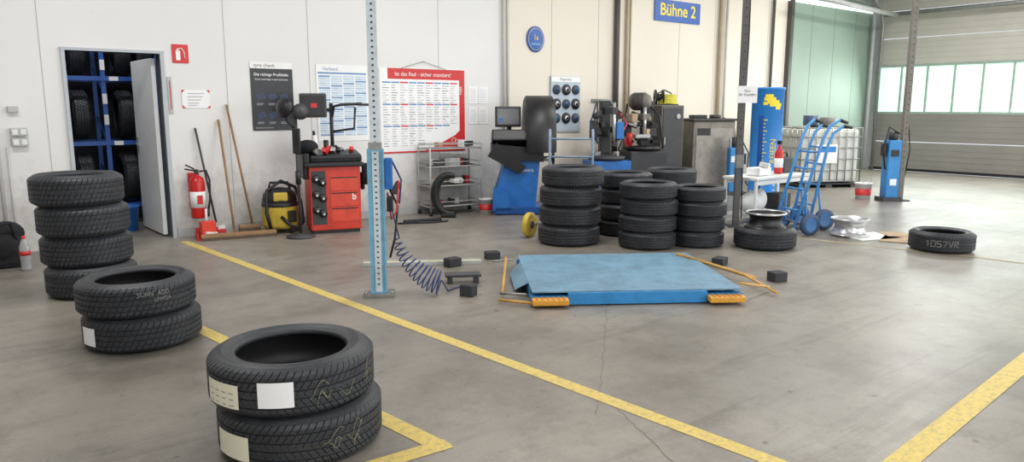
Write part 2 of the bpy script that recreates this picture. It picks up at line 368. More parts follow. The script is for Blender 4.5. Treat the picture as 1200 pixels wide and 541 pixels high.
# front pair
fx,fy=-.905,-5.80; R=.35;w=.215
e=stack(fx,fy,R,w,2,1,72,[(.012,-.010),(-.010,.010)])
b=B(); A=cama(fx,fy)
ox,oy=-.010,.010; zt=.003+w
patch(b,ox,oy,R,A+D(-23),A+D(0),zt+.06,zt+.165,paper); patch(b,ox,oy,R,A+D(-70),A+D(-37),zt+.045,zt+.145,cream)
patch(b,.012,-.010,R,A+D(-70),A+D(-37),.04,.145,cream)
for zz,c_ in ((zt,(ox,oy)),(0.003,(.012,-.010))):
    for k in range(6):
        a0=A+D(random.uniform(5,60)); z0=zz+random.uniform(.06,.13); pts=[]; L=random.uniform(.10,.25); ph=random.uniform(0,6); am=random.uniform(.01,.03)
        for i in range(13):
            t=i/12; pts.append((c_[0]+(R+.0006)*math.cos(a0+L*t),c_[1]+(R+.0006)*math.sin(a0+L*t),max(zz+.035,min(zz+.18,z0+am*math.sin(ph+5*t)+.03*t))))
        b.tube(pts,.0009,chalk,n=4)
for k in range(3):
    for q in range(4): patch(b,ox,oy,R+.0006,A+D(-66+q*7),A+D(-62+q*7),zt+.055+k*.025,zt+.060+k*.025,inkl)
b.obj('labels',parent=e)
# left pair
e=stack(-1.145,-3.83,.34,.208,2,0,60,[(.02,-.01),(0,0)])
b=B(); A=cama(-1.145,-3.83); patch(b,.02,-.01,.34,A+D(-72),A+D(-50),.05,.16,paper); write(b,'SUNN ADD',0,0,.34,A+D(15),.350,.026,chalkw,.0011); write(b,'UN?5A',0,0,.34,A+D(24),.315,.022,chalkw,.0009)
b.obj('labels',parent=e)
stack(-1.17,-2.22,.325,.235,4,0,56,[(.01,-.02),(.0,.02),(-.01,0),(-.035,.0)])
stack(3.32,-2.97,.333,.206,4)
e=stack(3.81,-3.63,.30,.170,4); b=B(); A=cama(3.81,-3.63); write(b,'756VR',0,0,.30,A+D(14),.06,.05,chalkw,.0016); b.obj('chalk_text',parent=e)
stack(4.30,-3.90,.28,.156,4)
stack(4.21,-2.92,.31,.178,4)
stack(4.86,-3.05,.30,.182,4)
e=empty('tyre_stack',(4.76,-4.42,0))
tyre_obj('tyre_1',tm(.315,.21),(0,0,.003),1,e)
def rim(b,R,w,mat,mat2,z0=0):
    b.lathe([(R,z0),(R+.006,z0+.006),(R,z0+.014),(R-.015,z0+.03),(R-.03,z0+.035),(R-.035,z0+w*.35),(R-.05,z0+w*.5),(R-.03,z0+w-.035),(R-.015,z0+w-.03),(R,z0+w-.014),(R+.006,z0+w-.006),(R,z0+w),(R-.004,z0+w),(R-.022,z0+w-.03),(R-.04,z0+w-.035),(R-.055,z0+w*.5),(R-.04,z0+.03),(R-.006,z0)],mat,n=40,closed=True)
    b.lathe([(R-.045,z0+w*.62),(R-.07,z0+w*.72),(R-.10,z0+w*.66),(.075,z0+w*.80),(.06,z0+w*.74),(.033,z0+w*.74),(.033,z0+w*.6),(R-.045,z0+w*.55)],mat2,n=40)
    for i in range(5):
        a=i*2*math.pi/5; b.cyl((.055*math.cos(a),.055*math.sin(a),z0+w*.70),(.055*math.cos(a),.055*math.sin(a),z0+w*.775),.009,black,n=8)
    for i in range(10):
        a=i*2*math.pi/10; r=R-.085; b.cyl((r*math.cos(a),r*math.sin(a),z0+w*.60),(r*math.cos(a),r*math.sin(a),z0+w*.735),.014,black,n=8)
b=B(); rim(b,.205,.17,black,black,0); b.lathe([(.207,.152),(.212,.162),(.207,.171),(.196,.171),(.19,.16)],chrome,n=40); b.obj('steel_rim',(0,0,.20),parent=e)
e=tyre_obj('tyre',tm(.305,.20),(6.05,-5.64,.003),.4); b=B(); A=cama(6.05,-5.64)-.4; write(b,'1057VR',0,0,.305,A+D(3),.07,.058,chalkw,.0016); b.obj('chalk_text',parent=e)
b=B(); rim(b,.205,.19,chrome,chrome); b.obj('wheel_rim',(6.13,-4.62,.012))
b=B(); b.box((0,0,.004),(.55,.42,.008),paper,rot=(0,0,.3)); b.obj('cardboard_sheet',(6.22,-4.80,.001),VIEW)
b=B(); b.box((0,0,.004),(.50,.38,.008),card); b.box((.3,.1,.009),(.3,.3,.006),card,rot=(0,.0,.6)); b.obj('cardboard_sheet',(6.32,-5.12,.001),.3)
tyre_obj('tyre',tm(.3,.19),(9.5,-6.05,.003),.2)

# storeroom racks with tyres
b=B()
for x in (-2.2,-.98,-.36,.26,1.5):
    for y in (1.35,1.95): b.box((x,y,1.45),(.05,.05,2.9),rackblue)
    for z in (.4,1.0,1.6,2.2): b.tube([(x,1.35,z),(x,1.95,z+.35)],.01,rackblue,n=6)
for z in (.25,1.02,1.79,2.56):
    for y in (1.33,1.97): b.box((-.35,y,z),(3.7,.04,.05),rackblue)
for z in (1.02,1.79):
    for x in (-.85,-.25,.15): b.box((x,1.305,z),(.1,.01,.05),paper)
for z in (1.3,1.55,1.95): b.box((-.36,1.32,z),(.05,.01,.12),paper); b.box((-.98,1.32,z+.1),(.05,.01,.12),paper)
rk=b.obj('tyre_storage_rack')
tmS=tm(.30,.19,0,48)
k=0
for z in (.29,1.06,1.83):
    for i in range(13):
        x=-1.95+i*.25
        if any(abs(x+.1-q)<.1 for q in (-.98,-.36,.26,1.5)): continue
        tyre_obj('stored_tyre_%d'%k,tmS,(x,1.65,z+.30),0,rk,(0,math.pi/2,0)); k+=1
b=B(); b.lathe([(0,0),(.12,0),(.15,.28),(.155,.28),(.155,.3),(.14,.3),(.11,.02),(0,.02)],blue,n=24); b.obj('blue_bucket',(-.33,.85,0))

# ------------------------------------------------------------ wall signs / posters
y0=-.012
b=B(); b.box((.195,-.006,2.03),(.17,.01,.2),signred,bev=.002)
b.box((.17,y0,2.01),(.045,.004,.1),paper); b.box((.17,y0,2.07),(.02,.004,.03),paper); b.tube([(.17,-.013,2.08),(.21,-.013,2.09),(.235,-.013,2.05),(.24,-.013,1.98)],.005,paper,n=6)
b.obj('fire_extinguisher_sign')
b=B(); b.box((.06,-.008,1.58),(.045,.014,.40),lgrey,bev=.003); b.box((.06,-.017,1.58),(.008,.004,.32),signred)
for i in range(14): b.box((.07,-.017,1.44+i*.02),(.012,.003,.003),ink)
b.obj('wall_thermometer')
b=B(); b.box((.33,-.006,1.54),(.30,.004,.20),paper)
for i,zz in enumerate((1.6,1.565,1.53,1.495,1.47)): b.wallrect(.24,zz-.004,.42-.02*i,zz+.004,-.0085,inkl)
for sx,sz in ((-.15,.1),(.15,.1),(-.15,-.1),(.15,-.1)): b.quad([(.33+sx,-.009,1.54+sz),(.33+sx*.75,-.009,1.54+sz),(.33+sx,-.009,1.54+sz*.65)] if sx*sz<0 else [(.33+sx,-.009,1.54+sz),(.33+sx,-.009,1.54+sz*.65),(.33+sx*.75,-.009,1.54+sz)],signred)
b.obj('notice_sheet')
pblack=M('poster_black',(33,35,38),.4,var=.1); pdb=M('poster_diagram_blue',(52,66,92),.5)
b=B(); b.box((1.205,-.006,1.575),(.51,.004,.80),pblack); b.wallrect(.95,1.90,1.46,1.975,-.0085,paper); b.wtext('tyre check',.06,ink,1.12,-.0095,1.935)
b.wtext('Die richtige Profiltiefe:',.046,paper,1.2,-.0095,1.83,.0004); b.wtext('Sicher unterwegs zu jeder Jahreszeit',.027,paper,1.2,-.0095,1.775)
for j in range(2):
    for i in range(3):
        x=1.03+i*.14; z=1.53-j*.22; b.quad([(x,-.0085,z),(x+.10,-.0085,z+.03),(x+.06,-.0085,z+.09),(x-.03,-.0085,z+.06)],pdb); b.wallrect(x-.02,z-.04,x+.06,z-.033,-.0085,inkl); b.wallrect(x-.02,z-.055,x+.05,z-.049,-.0085,inkl)
b.wallrect(.98,1.2,1.2,1.215,-.0085,grey); b.obj('tread_depth_poster')
pbl=M('poster_blue_print',(98,142,188),.5,var=.05); pbl2=M('poster_pale_blue',(188,210,228),.5,var=.04)
b=B(); b.box((2.11,-.006,1.50),(.70,.004,.95),paper); b.wtext('Verband',.06,pbl,1.95,-.0095,1.92); b.wallrect(1.78,1.86,2.44,1.88,-.009,pbl)
for c_ in range(4):
    x=1.79+c_*.165
    for r_ in range(26):
        z=1.82-r_*.029
        b.wallrect(x,z,x+.15,z+.02,-.0088,pbl2 if (r_+c_)%5 else pbl)
        if r_%2: b.wallrect(x+.01,z+.006,x+.09,z+.012,-.0092,inkl)
b.obj('price_table_poster')
b=B(); b.box((3.30,-.006,1.40),(1.34,.006,1.12),paper)
b.wallrect(2.75,1.82,3.97,1.96,-.0100,signred); b.wtext('Ist das Rad - sicher montiert?',.075,paper,3.3,-.0112,1.885)
b.quad([(3.88,-.0101,.84),(3.97,-.0101,.84),(3.97,-.0101,1.82),(3.88,-.0101,1.82)],signred)
b.quad([(3.25,-.0102,.84),(3.97,-.0102,.84),(3.97,-.0102,1.20),(3.80,-.0102,1.06),(3.5,-.0102,.93)],signred)
for i in range(3):
    b.lathe([(.03,0),(.036,.0),(.036,.003),(.03,.003)],paper,(3.78+.05*i,-.0108,.99-.02*i),(0,-1,0),n=20,closed=True)
b.wtext('ERN',.06,paper,3.90,-.0112,1.68,0,D(-90))
for c_ in range(9):
    x=2.67+c_*.132
    for r_ in range(27):
        z=1.765-r_*.032
        if c_>=5 and z<1.22-(9-c_)*.03: continue
        if (r_%9)==0: b.wallrect(x,z,x+.12,z+.02,-.0095,signred if c_%3==2 else pbl)
        else: b.wallrect(x,z,x+.05+.06*random.random(),z+.007,-.0095,ink if random.random()<.3 else inkl)
b.wallrect(2.62,.84,3.35,.862,-.0105,signred)
b.obj('wall_planner_poster')
b=B(); b.tube([(2.95,-.02,1.96),(3.3,-.02,2.06),(3.65,-.02,1.96)],.003,ink,n=5); b.cyl((3.3,-.0,2.06),(3.3,-.03,2.06),.006,steel,n=8); b.obj('poster_cord')
b=B()
for x,z,ww,hh in ((4.12,1.62,.16,.24),(4.30,1.62,.16,.24),(4.12,1.33,.16,.24),(4.30,1.33,.16,.24)):
    b.box((x,-.005,z),(ww,.004,hh),paper)
    for r_ in range(8): b.wallrect(x-ww/2+.02,z+.08-r_*.024,x+ww/2-.03,z+.084-r_*.024,-.0078,inkl)
b.obj('notice_sheet')
b=B(); b.box((8.52,-.015,3.10),(1.22,.02,.36),signblue,bev=.003); b.wtext('Bühne 2',.29,yellow,8.52,-.027,3.11,.004); b.obj('bay_sign')
b=B(); b.lathe([(0,0),(.17,0),(.17,.015),(.16,.02),(0,.02)],signblue,(0,0,0),(0,-1,0),n=40); b.lathe([(.14,.0205),(.145,.0205),(.145,.022),(.14,.022)],yellow,(0,0,0),(0,-1,0),n=40,closed=True); b.wtext('1a',.10,yellow,0,-.024,0.02,.0); b.wallrect(-.09,-.08,.09,-.05,-.0225,pbl)
o=b.obj('oval_wall_sign',(5.27,-.005,2.46)); o.scale=(1,1,1.12)
bd=M('display_board',(176,188,200),.5,var=.1)
b=B(); b.box((5.88,-.02,1.50),(.62,.03,.86),bd,bev=.004); b.wallrect(5.58,1.84,6.18,1.92,-.037,paper); b.wtext('Reparatur',.06,ink,5.88,-.038,1.88)
for j,zz in enumerate((1.72,1.50,1.28)):
    for i in range(3):
        x=5.68+i*.2; r=.085 if (i+j)%2 else .075
        b.lathe([(0,0),(r,0),(r,.02),(r*.8,.03),(r*.3,.03),(r*.28,.05),(0,.05)],black if (i+j)%2 else dgrey,(x,-.035,zz),(0,-1,0),n=24); b.lathe([(0,.032),(r*.5,.032),(r*.45,.04),(0,.04)],chrome if (i+j)%2 else blue,(x,-.035,zz),(0,-1,0),n=20)
b.obj('tool_display_board')

# ------------------------------------------------------------ cleaning corner
b=B(); er=M('extinguisher_red',(196,30,28),.3,var=.05)
b.lathe([(0,.0),(.075,.0),(.082,.015),(.082,.40),(.07,.45),(.03,.475),(.02,.49),(.02,.51),(0,.51)],er,n=28)
b.lathe([(.0825,.12),(.083,.12),(.083,.30),(.0825,.30)],paper,n=28); b.box((0,-.083,.21),(.06,.004,.1),er)
b.box((0,0,.52),(.04,.05,.05),black,bev=.005); b.tube([(-.02,0,.55),(-.11,0,.60)],.009,black); b.tube([(-.02,0,.53),(-.12,0,.555)],.009,black)
b.tube([(.03,0,.52),(.10,-.02,.53),(.13,-.03,.42),(.12,-.03,.2),(.095,-.03,.08)],.011,black); b.cyl((.095,-.03,.1),(.09,-.03,.01),.016,black)
b.box((0,.10,.4),(.06,.05,.1),black); b.box((0,.13,.3),(.12,.012,.4),signred)
b.obj('fire_extinguisher',(.24,-.14,.22))
b=B(); b.tube([(.52,-.47,.06),(.55,-.03,1.31)],.014,wood); b.box((.56,-.50,.05),(.80,.07,.04),wood,rot=(0,0,-.17),bev=.006)
br=M('broom_bristle',(96,80,66),.9,var=.3,scale=60)
b.box((.56,-.50,.018),(.78,.085,.034),br,rot=(0,0,-.17)); b.obj('push_broom')
b=B(); b.tube([(.80,-.24,.10),(.65,-.03,1.48)],.013,wood); b.box((.76,-.26,.09),(.24,.05,.04),wood,rot=(0,0,-.1),bev=.006); b.box((.76,-.265,.035),(.24,.06,.07),br,rot=(0,0,-.1)); b.obj('broom')
b=B(); b.tube([(.42,-.14,.15),(.29,-.03,1.22)],.012,dgrey); b.box((.43,-.15,.09),(.16,.05,.04),white,bev=.006); b.box((.43,-.155,.035),(.16,.07,.07),signred); b.obj('floor_scrubber')
b=B(); b.extr([(-.12,0),(.12,0),(.12,.02),(-.12,.02)],-.10,.10,signred)
b.box((0,.10,.06),(.24,.012,.12),signred); b.box((-.12,0,.04),(.01,.2,.07),signred); b.box((.12,0,.04),(.01,.2,.07),signred); b.tube([(0,.10,.11),(0,.10,.2),(0,.06,.33)],.014,white); b.box((.02,0,.06),(.14,.1,.05),white,rot=(.1,.1,.4),bev=.01)
b.box((.0,.02,.13),(.16,.10,.14),M('hand_broom_bristle',(216,70,52),.8,var=.2,scale=60),rot=(0,0,.2),bev=.015)
b.obj('dustpan',(.27,-.345,.0),D(-8))
b=B()
b.lathe([(0,.06),(.19,.06),(.21,.10),(.20,.30),(.205,.31),(.20,.33)],yelplas,n=32); b.lathe([(.207,.31),(.21,.33),(.207,.35),(.19,.36)],black,n=32)
b.lathe([(.19,.35),(.20,.38),(.18,.46),(.12,.51),(0,.53)],black,n=32)
b.box((0,-.16,.43),(.16,.08,.10),yelplas,bev=.02); b.tube([(-.12,0,.50),(-.1,0,.58),(.1,0,.58),(.12,0,.50)],.015,black)
for i in range(5):
    a=i*2*math.pi/5+.3; b.cyl((.17*math.cos(a),.17*math.sin(a),.035),(.17*math.cos(a)+.025,.17*math.sin(a),.035),.035,black); b.cyl((.17*math.cos(a),.17*math.sin(a),.035),(.16*math.cos(a),.16*math.sin(a),.09),.012,black)
b.tube([(.0,-.20,.2),(.08,-.26,.12),(.18,-.22,.05),(.25,-.1,.12),(.24,.03,.35),(.18,.05,.52),(.02,-.02,.60),(-.14,-.08,.50),(-.16,-.16,.25),(-.12,-.20,.05)],.02,black,n=10)
b.box((.12,-.19,.2),(.10,.03,.14),black,rot=(0,0,.5),bev=.01)
b.obj('wet_dry_vacuum',(1.10,-.34,0),-.3)
# ------------------------------------------------------------ red machine
b=B()
b.box((0,0,.41),(.58,.50,.74),red,bev=.012); b.box((0,0,.02),(.54,.46,.04),black)
rd=M('drawer_red',(214,72,50),.35,grime=.3)
for z in (.22,.40,.58): b.box((.10,-.252,z),(.32,.005,.165),rd,bev=.002); b.box((.10,-.256,z+.07),(.30,.006,.012),black)
b.box((-.19,-.252,.42),(.16,.006,.62),dgrey,bev=.002)
for x,z in ((-.22,.64),(-.15,.60),(-.22,.46),(-.15,.42),(-.22,.28),(-.15,.24)):
    b.lathe([(0,0),(.045,0),(.045,.03),(.035,.045),(.02,.045),(.018,.07),(0,.07)],black,(x,-.252,z),(0,-1,0),n=20)
    b.cyl((x,-.32,z),(x,-.33,z),.014,chrome)
b.wtext('b',.10,paper,.21,-.258,.42,.002)
b.box((0,-.02,.80),(.66,.54,.05),black,bev=.015)
b.box((.03,.02,.88),(.60,.42,.10),black,rot=(.12,0,0),bev=.03)
for i in range(16):
    b.box((random.uniform(-.25,.26),random.uniform(-.18,.15),.94+random.uniform(0,.03)),(random.uniform(.03,.1),random.uniform(.03,.08),.05),random.choice([black,dgrey,signred,chrome,grey]),rot=(random.random(),random.random(),random.random()*3),bev=.004)
b.cyl((-.17,0,.92),(-.19,-.03,1.13),.032,paper); b.cyl((-.19,-.03,1.13),(-.195,-.035,1.18),.015,black); b.cyl((-.05,.02,.92),(-.05,.02,1.07),.03,black)
b.cyl((-.29,0,.92),(-.42,-.06,.96),.03,steel); b.box((-.31,0,.78),(.08,.36,.3),black,bev=.02); b.ball((-.27,-.05,1.0),(.12,.14,.08),clothb)
b.cyl((.05,.2,.8),(.05,.2,1.5),.022,black); b.tube([(.05,.2,1.3),(.08,.18,1.46),(.16,.16,1.48),(.40,.10,1.49)],.018,black); b.tube([(.05,.2,1.16),(.30,.1,1.2),(.32,.1,1.45)],.014,black); b.box((.42,.08,1.48),(.14,.08,.03),black,bev=.01)
b.box((-.17,.1,1.47),(.30,.13,.28),dgrey,bev=.02); b.box((-.17,.03,1.47),(.25,.01,.23),black,bev=.003); b.box((-.17,.024,1.47),(.07,.006,.05),signred); b.tube([(.05,.2,1.42),(-.12,.17,1.42)],.02,black)
b.box((.34,-.1,.78),(.1,.16,.05),dgrey,rot=(0,.3,0),bev=.015); b.cyl((.37,-.15,.55),(.37,-.15,.80),.045,clothb); b.box((.345,.0,.58),(.05,.2,.2),clothb,bev=.02)
b.obj('wheel_balancing_machine',(1.64,-.62,0),D(-16))
b=B()
b.lathe([(0,0),(.16,0),(.16,.02),(.03,.04),(.02,.05)],dgrey,n=24); b.cyl((0,0,.03),(0,0,1.45),.018,dgrey); b.cyl((0,0,.6),(0,0,.75),.03,black)
b.tube([(0,0,1.2),(-.1,.0,1.3),(-.1,0,1.42)],.012,black)
b.lathe([(0,0),(.10,0),(.11,.03),(.05,.06),(0,.07)],black,(-.10,-.02,1.44),(-.4,-1,.1),n=24); b.lathe([(0,0),(.08,0),(.09,.03),(.04,.06),(0,.07)],dgrey,(.05,.0,1.40),(.6,-1,.1),n=24); b.box((0,0,1.08),(.08,.06,.28),black,bev=.01)
b.obj('work_lamp_stand',(1.13,-.86,0),VIEW)

# ------------------------------------------------------------ column with hose
colw=M('perforated_post_white',(208,217,222),.4,var=.06,grime=.3)
b=B(); holes=M('slot_dark',(70,76,84),.6)
b.box((0,0,.012),(.24,.20,.024),grey,bev=.004)
b.box((0,.02,2.2),(.075,.06,4.4),colw)
for i in range(74): b.cyl((0,-.0115,1.1+i*.044),(0,-.0095,1.1+i*.044),.009,holes,n=10)
b.box((0,0,.58),(.125,.11,1.12),ltblue,bev=.006); b.box((0,-.0565,.58),(.05,.004,1.08),colw)
for i in range(25): b.box((0,-.0595,.10+i*.042),(.016,.003,.012),holes)
b.box((-.055,-.06,.58),(.012,.012,1.10),ltblue); b.box((.055,-.06,.58),(.012,.012,1.10),ltblue)
b.box((.0,-.01,1.16),(.10,.09,.06),steel,bev=.004)
for z in (.24,.9):
    for x in (-.045,.045): b.cyl((x,-.055,z),(x,-.07,z),.008,steel,n=8)
b.box((.095,0,.95),(.06,.08,.24),blue,bev=.01); b.box((.10,-.01,.72),(.05,.07,.12),black,bev=.01); b.tube([(.1,0,.83),(.16,-.02,.7),(.13,-.03,.45),(.09,-.02,.3)],.009,black)
b.box((.15,.0,.84),(.05,.05,.10),dgrey,rot=(0,.5,0),bev=.01); b.tube([(.12,.02,1.05),(.19,.0,.9),(.17,-.02,.72)],.008,hoseb); b.tube([(.08,-.03,.8),(.11,-.04,.6),(.15,-.03,.66),(.17,-.02,.9)],.007,signred)
for x in (-.1,.1): b.cyl((x,-.08,.02),(x,-.08,.045),.012,steel,n=8)
b.obj('lift_column',(.585,-3.75,0),D(-30))
b=B(); pts=[]
P0=Vector((.74,-3.76,.44));P1=Vector((.75,-3.84,.24));P2=Vector((.86,-3.98,.13));P3=Vector((.96,-4.05,.10))
def path(t):
    return (1-t)**3*P0+3*(1-t)**2*t*P1+3*(1-t)*t*t*P2+t**3*P3
N=420; turns=13
for i in range(N+1):
    t=i/N; p=path(t); tg=(path(min(1,t+.01))-path(max(0,t-.01))).normalized(); a=Vector((0,0,1)).cross(tg).normalized(); c_=tg.cross(a); r=.026+.066*min(1,t*1.3); g=2*math.pi*turns*t
    q=p+a*r*math.cos(g)+c_*r*math.sin(g); q.z=max(q.z,.008); pts.append(q)
b.tube(pts,.006,hoseb,n=6); b.tube([(.69,-3.73,.8),(.73,-3.75,.6),tuple(pts[0])],.006,hoseb,n=6); b.tube([tuple(pts[-1]),(1.06,-4.0,.01),(1.2,-3.95,.01)],.006,hoseb,n=6)
b.obj('coiled_air_hose')

# ------------------------------------------------------------ scissor lift platform
b=B(); L,Wd=1.58,1.40; zt=.105
b.box((0,0,zt),(L,Wd-.02,.012),platblue,bev=.002)
b.box((0,-Wd/2+.01,.055),(1.05,.03,.09),platedge,bev=.004); b.box((0,Wd/2-.01,.055),(1.05,.03,.09),platedge,bev=.004)
for s_ in (-1,1):
    b.box((s_*(L/2-.01),0,.06),(.02,1.1,.08),platedge)
    b.quad([(s_*L/2,-Wd/2+.3,zt+.004),(s_*(L/2+.0),Wd/2-.3,zt+.004),(s_*(L/2+.10),Wd/2-.40,.03),(s_*(L/2+.10),-Wd/2+.40,.03)],platblue)
b.box((0,0,.03),(1.3,1.1,.05),dgrey)
for x in (-.45,.45): b.box((x,0,.06),(.08,1.2,.05),dgrey)
for sx in (-1,1):
    for sy in (-1,1):
        b.box((sx*(L/2-.13),sy*(Wd/2+.03),.045),(.27,.10,.045),orange,bev=.01)
        for k in range(6): b.box((sx*(L/2-.13)-.10+k*.04,sy*(Wd/2+.03),.070),(.012,.085,.006),M('pad_groove',(190,124,36),.6))
        b.box((sx*(L/2-.13),sy*(Wd/2-.04),.05),(.28,.08,.05),platedge)
yb=M('yellow_bar',(212,162,82),.45,var=.1,grime=.4)
b.tube([(L/2-.1,Wd/2-.22,.13),(L/2+.28,-.05,.06),(L/2+.34,-.55,.03)],.011,yb,n=8); b.tube([(L/2-.12,Wd/2-.12,.12),(L/2+.34,-.12,.05)],.016,yb,n=8); b.tube([(L/2+.02,-Wd/2+.1,.13),(L/2+.36,-.35,.03)],.009,yb,n=8)
b.tube([(-L/2-.12,Wd/2-.22,.13),(-L/2-.20,-.35,.02)],.012,yb,n=8); b.tube([(-L/2-.06,Wd/2-.2,.11),(-L/2-.24,Wd/2-.24,.10)],.009,steel,n=8); b.tube([(-L/2+.03,-Wd/2-.03,.03),(-L/2-.24,-Wd/2+.12,.025)],.012,yb,n=8); b.tube([(-L/2-.02,-Wd/2+.16,.05),(-L/2-.22,-Wd/2+.30,.03)],.010,steel,n=8)
b.obj('scissor_lift_platform',(2.35,-4.62,0),D(-34))
blk=M('rubber_block',(52,53,56),.8,var=.2)
for x,y,r_,sx,sy,sz in ((1.62,-3.22,.1,.14,.10,.08),(1.12,-4.20,.5,.10,.11,.09),(2.12,-3.16,-.4,.14,.11,.07),(3.62,-4.70,.3,.15,.11,.07),(3.46,-5.40,-.3,.13,.11,.08)):
    b=B(); b.box((0,0,sz/2),(sx,sy,sz),blk,bev=.008); b.box((0,0,sz+.001),(sx*.8,.012,.004),dgrey); b.box((0,.03,sz+.001),(sx*.8,.012,.004),dgrey); b.obj('rubber_lift_block',(x,y,.001),r_)
b=B(); b.box((0,0,.065),(.30,.13,.022),dgrey,bev=.004); b.box((-.11,0,.028),(.04,.11,.056),dgrey); b.box((.11,0,.028),(.04,.11,.056),dgrey); b.obj('foot_pedal',(1.34,-3.80,.001),D(-30))
cr=M('channel_cream',(208,200,168),.55,var=.1)
b=B(); b.box((0,0,.012),(1.10,.10,.024),cr,bev=.003); b.box((0,.052,.018),(1.10,.008,.034),lgrey); b.box((0,-.052,.018),(1.10,.008,.034),lgrey); b.obj('floor_cable_channel',(1.45,-2.97,0),D(-31.5))

# ------------------------------------------------------------ wire shelf trolley, bumper, bucket
b=B()
W_,Dp,Hh=.80,.34,.95
for x in (-W_/2,W_/2):
    for y in (-Dp/2,Dp/2): b.cyl((x,y,.06),(x,y,Hh),.012,lgrey); b.cyl((x-.015,y,.03),(x+.015,y,.03),.03,black)
for z in (.12,.40,.66,.90):
    for y in (-Dp/2,Dp/2): b.tube([(-W_/2,y,z),(W_/2,y,z)],.009,lgrey,n=6); b.tube([(-W_/2,y,z+.06),(W_/2,y,z+.06)],.006,lgrey,n=6)
    for x in (-W_/2,W_/2): b.tube([(x,-Dp/2,z),(x,Dp/2,z)],.008,lgrey,n=6); b.tube([(x,-Dp/2,z+.06),(x,Dp/2,z+.06)],.005,lgrey,n=6)
    for i in range(15): b.tube([(-W_/2+.05*(i+1),-Dp/2,z),(-W_/2+.05*(i+1),Dp/2,z)],.003,grey,n=5)
    b.box((0,0,z-.006),(W_-.02,Dp-.02,.006),grey)
for i in range(26):
    z=random.choice((.13,.41,.67,.67,.91)); b.box((random.uniform(-.3,.3),random.uniform(-.1,.1),z+.045),(random.uniform(.05,.16),.1,random.uniform(.04,.11)),random.choice([card,dgrey,paper,lgrey,black,signred]),rot=(0,0,random.random()),bev=.003)
b.obj('wire_shelf_cart',(3.55,-.26,0),D(-4))
b=B(); P=[]
for i in range(15):
    a=D(70+i*15.5); P.append((.20*math.cos(a),0,.31+.26*math.sin(a)))
b.tube(P,[.03+.03*math.sin(math.pi*i/14) for i in range(15)],black,n=10); b.box((-.02,0,.03),(.20,.12,.06),black,bev=.02); b.obj('wheel_arch_liner',(3.30,-.62,0),VIEW)
b=B(); b.tube([(-.3,0,.015),(-.1,.03,.015),(.15,-.02,.015),(.35,.04,.015)],.012,black,n=8); b.box((.02,.04,.03),(.5,.05,.05),black,rot=(0,0,.1),bev=.01); b.obj('wiper_blade_bundle',(2.72,-.85,0),D(-20))
def bucket(x,y,s=1):
    b=B(); b.lathe([(0,0),(.085*s,0),(.10*s,.19*s),(.107*s,.19*s),(.107*s,.205*s),(.09*s,.205*s),(.08*s,.012),(0,.012)],white,n=28); b.lathe([(.0905*s,.05*s),(.0985*s,.13*s),(.0995*s,.13*s),(.0925*s,.05*s)],signred,n=28)
    b.tube([(-.10*s,0,.18*s),(-.08*s,-.06*s,.24*s),(0,-.08*s,.27*s),(.08*s,-.06*s,.24*s),(.10*s,0,.18*s)],.003,steel,n=5); b.obj('paint_bucket',(x,y,0))
bucket(3.92,-.58,1.0); bucket(9.66,-2.98,1.25)
# ------------------------------------------------------------ blue wheel balancer
b=B()
b.box((0,.02,.06),(.66,.56,.10),M('balancer_dark_blue',(28,80,150),.4),bev=.01)
b.extr([(-.33,.10),(.24,.10),(.30,.78),(-.16,.78),(-.30,.34)],-.18,.28,blue)
b.extr([(-.36,.06),(-.10,.06),(-.14,.30),(-.34,.38)],-.26,-.175,blue)
b.extr([(-.36,.76),(.34,.72),(.34,.90),(-.36,.96)],-.26,.28,black)
b.extr([(-.42,.80),(.02,.56),(.10,.66),(-.30,.98)],-.27,-.18,black)
b.box((-.05,-.10,1.02),(.62,.32,.16),black,rot=(-.45,0,0),bev=.02)
for x in (-.25,-.12,.02,.14): b.box((x,-.22,1.03),(.09,.02,.06),dgrey,rot=(-.45,0,0),bev=.004)
b.cyl((-.1,.16,.95),(-.1,.16,1.2),.03,black); b.box((-.12,.12,1.32),(.36,.07,.28),black,rot=(-.15,0,0),bev=.015); b.box((-.12,.078,1.325),(.30,.006,.22),M('screen_glass',(52,56,66),.15),rot=(-.15,0,0)); b.box((-.02,.07,1.26),(.07,.005,.07),paper,rot=(-.15,0,0)); b.box((-.22,.068,1.28),(.06,.005,.04),blue,rot=(-.15,0,0))
b.cyl((.28,-.0,.75),(.50,-.02,.75),.035,steel); b.cyl((.48,-.02,.75),(.51,-.02,.75),.08,black)
n=18; vs=[]
for k,(xx,rr) in enumerate(((.10,.46),(.12,.49),(.48,.49),(.50,.46))):
    for i in range(n+1):
        a=D(-12+i*(205/n)); vs.append((xx,.10-rr*math.cos(a)*1.0,.98+rr*math.sin(a)*1.28))
fs=[]
for k in range(3):
    for i in range(n): fs.append((k*(n+1)+i,k*(n+1)+i+1,(k+1)*(n+1)+i+1,(k+1)*(n+1)+i))
b.add(vs,fs,black,True)
for k in (0,3): b.add([vs[k*(n+1)+i] for i in range(n+1)],[tuple(range(n+1))],black)
b.cyl((.2,.2,.8),(.2,.2,1.1),.03,blue)
b.wtext('BALANCE',.05,paper,.10,-.185,.60)
b.obj('wheel_balancer',(4.30,-.80,0),D(-34))
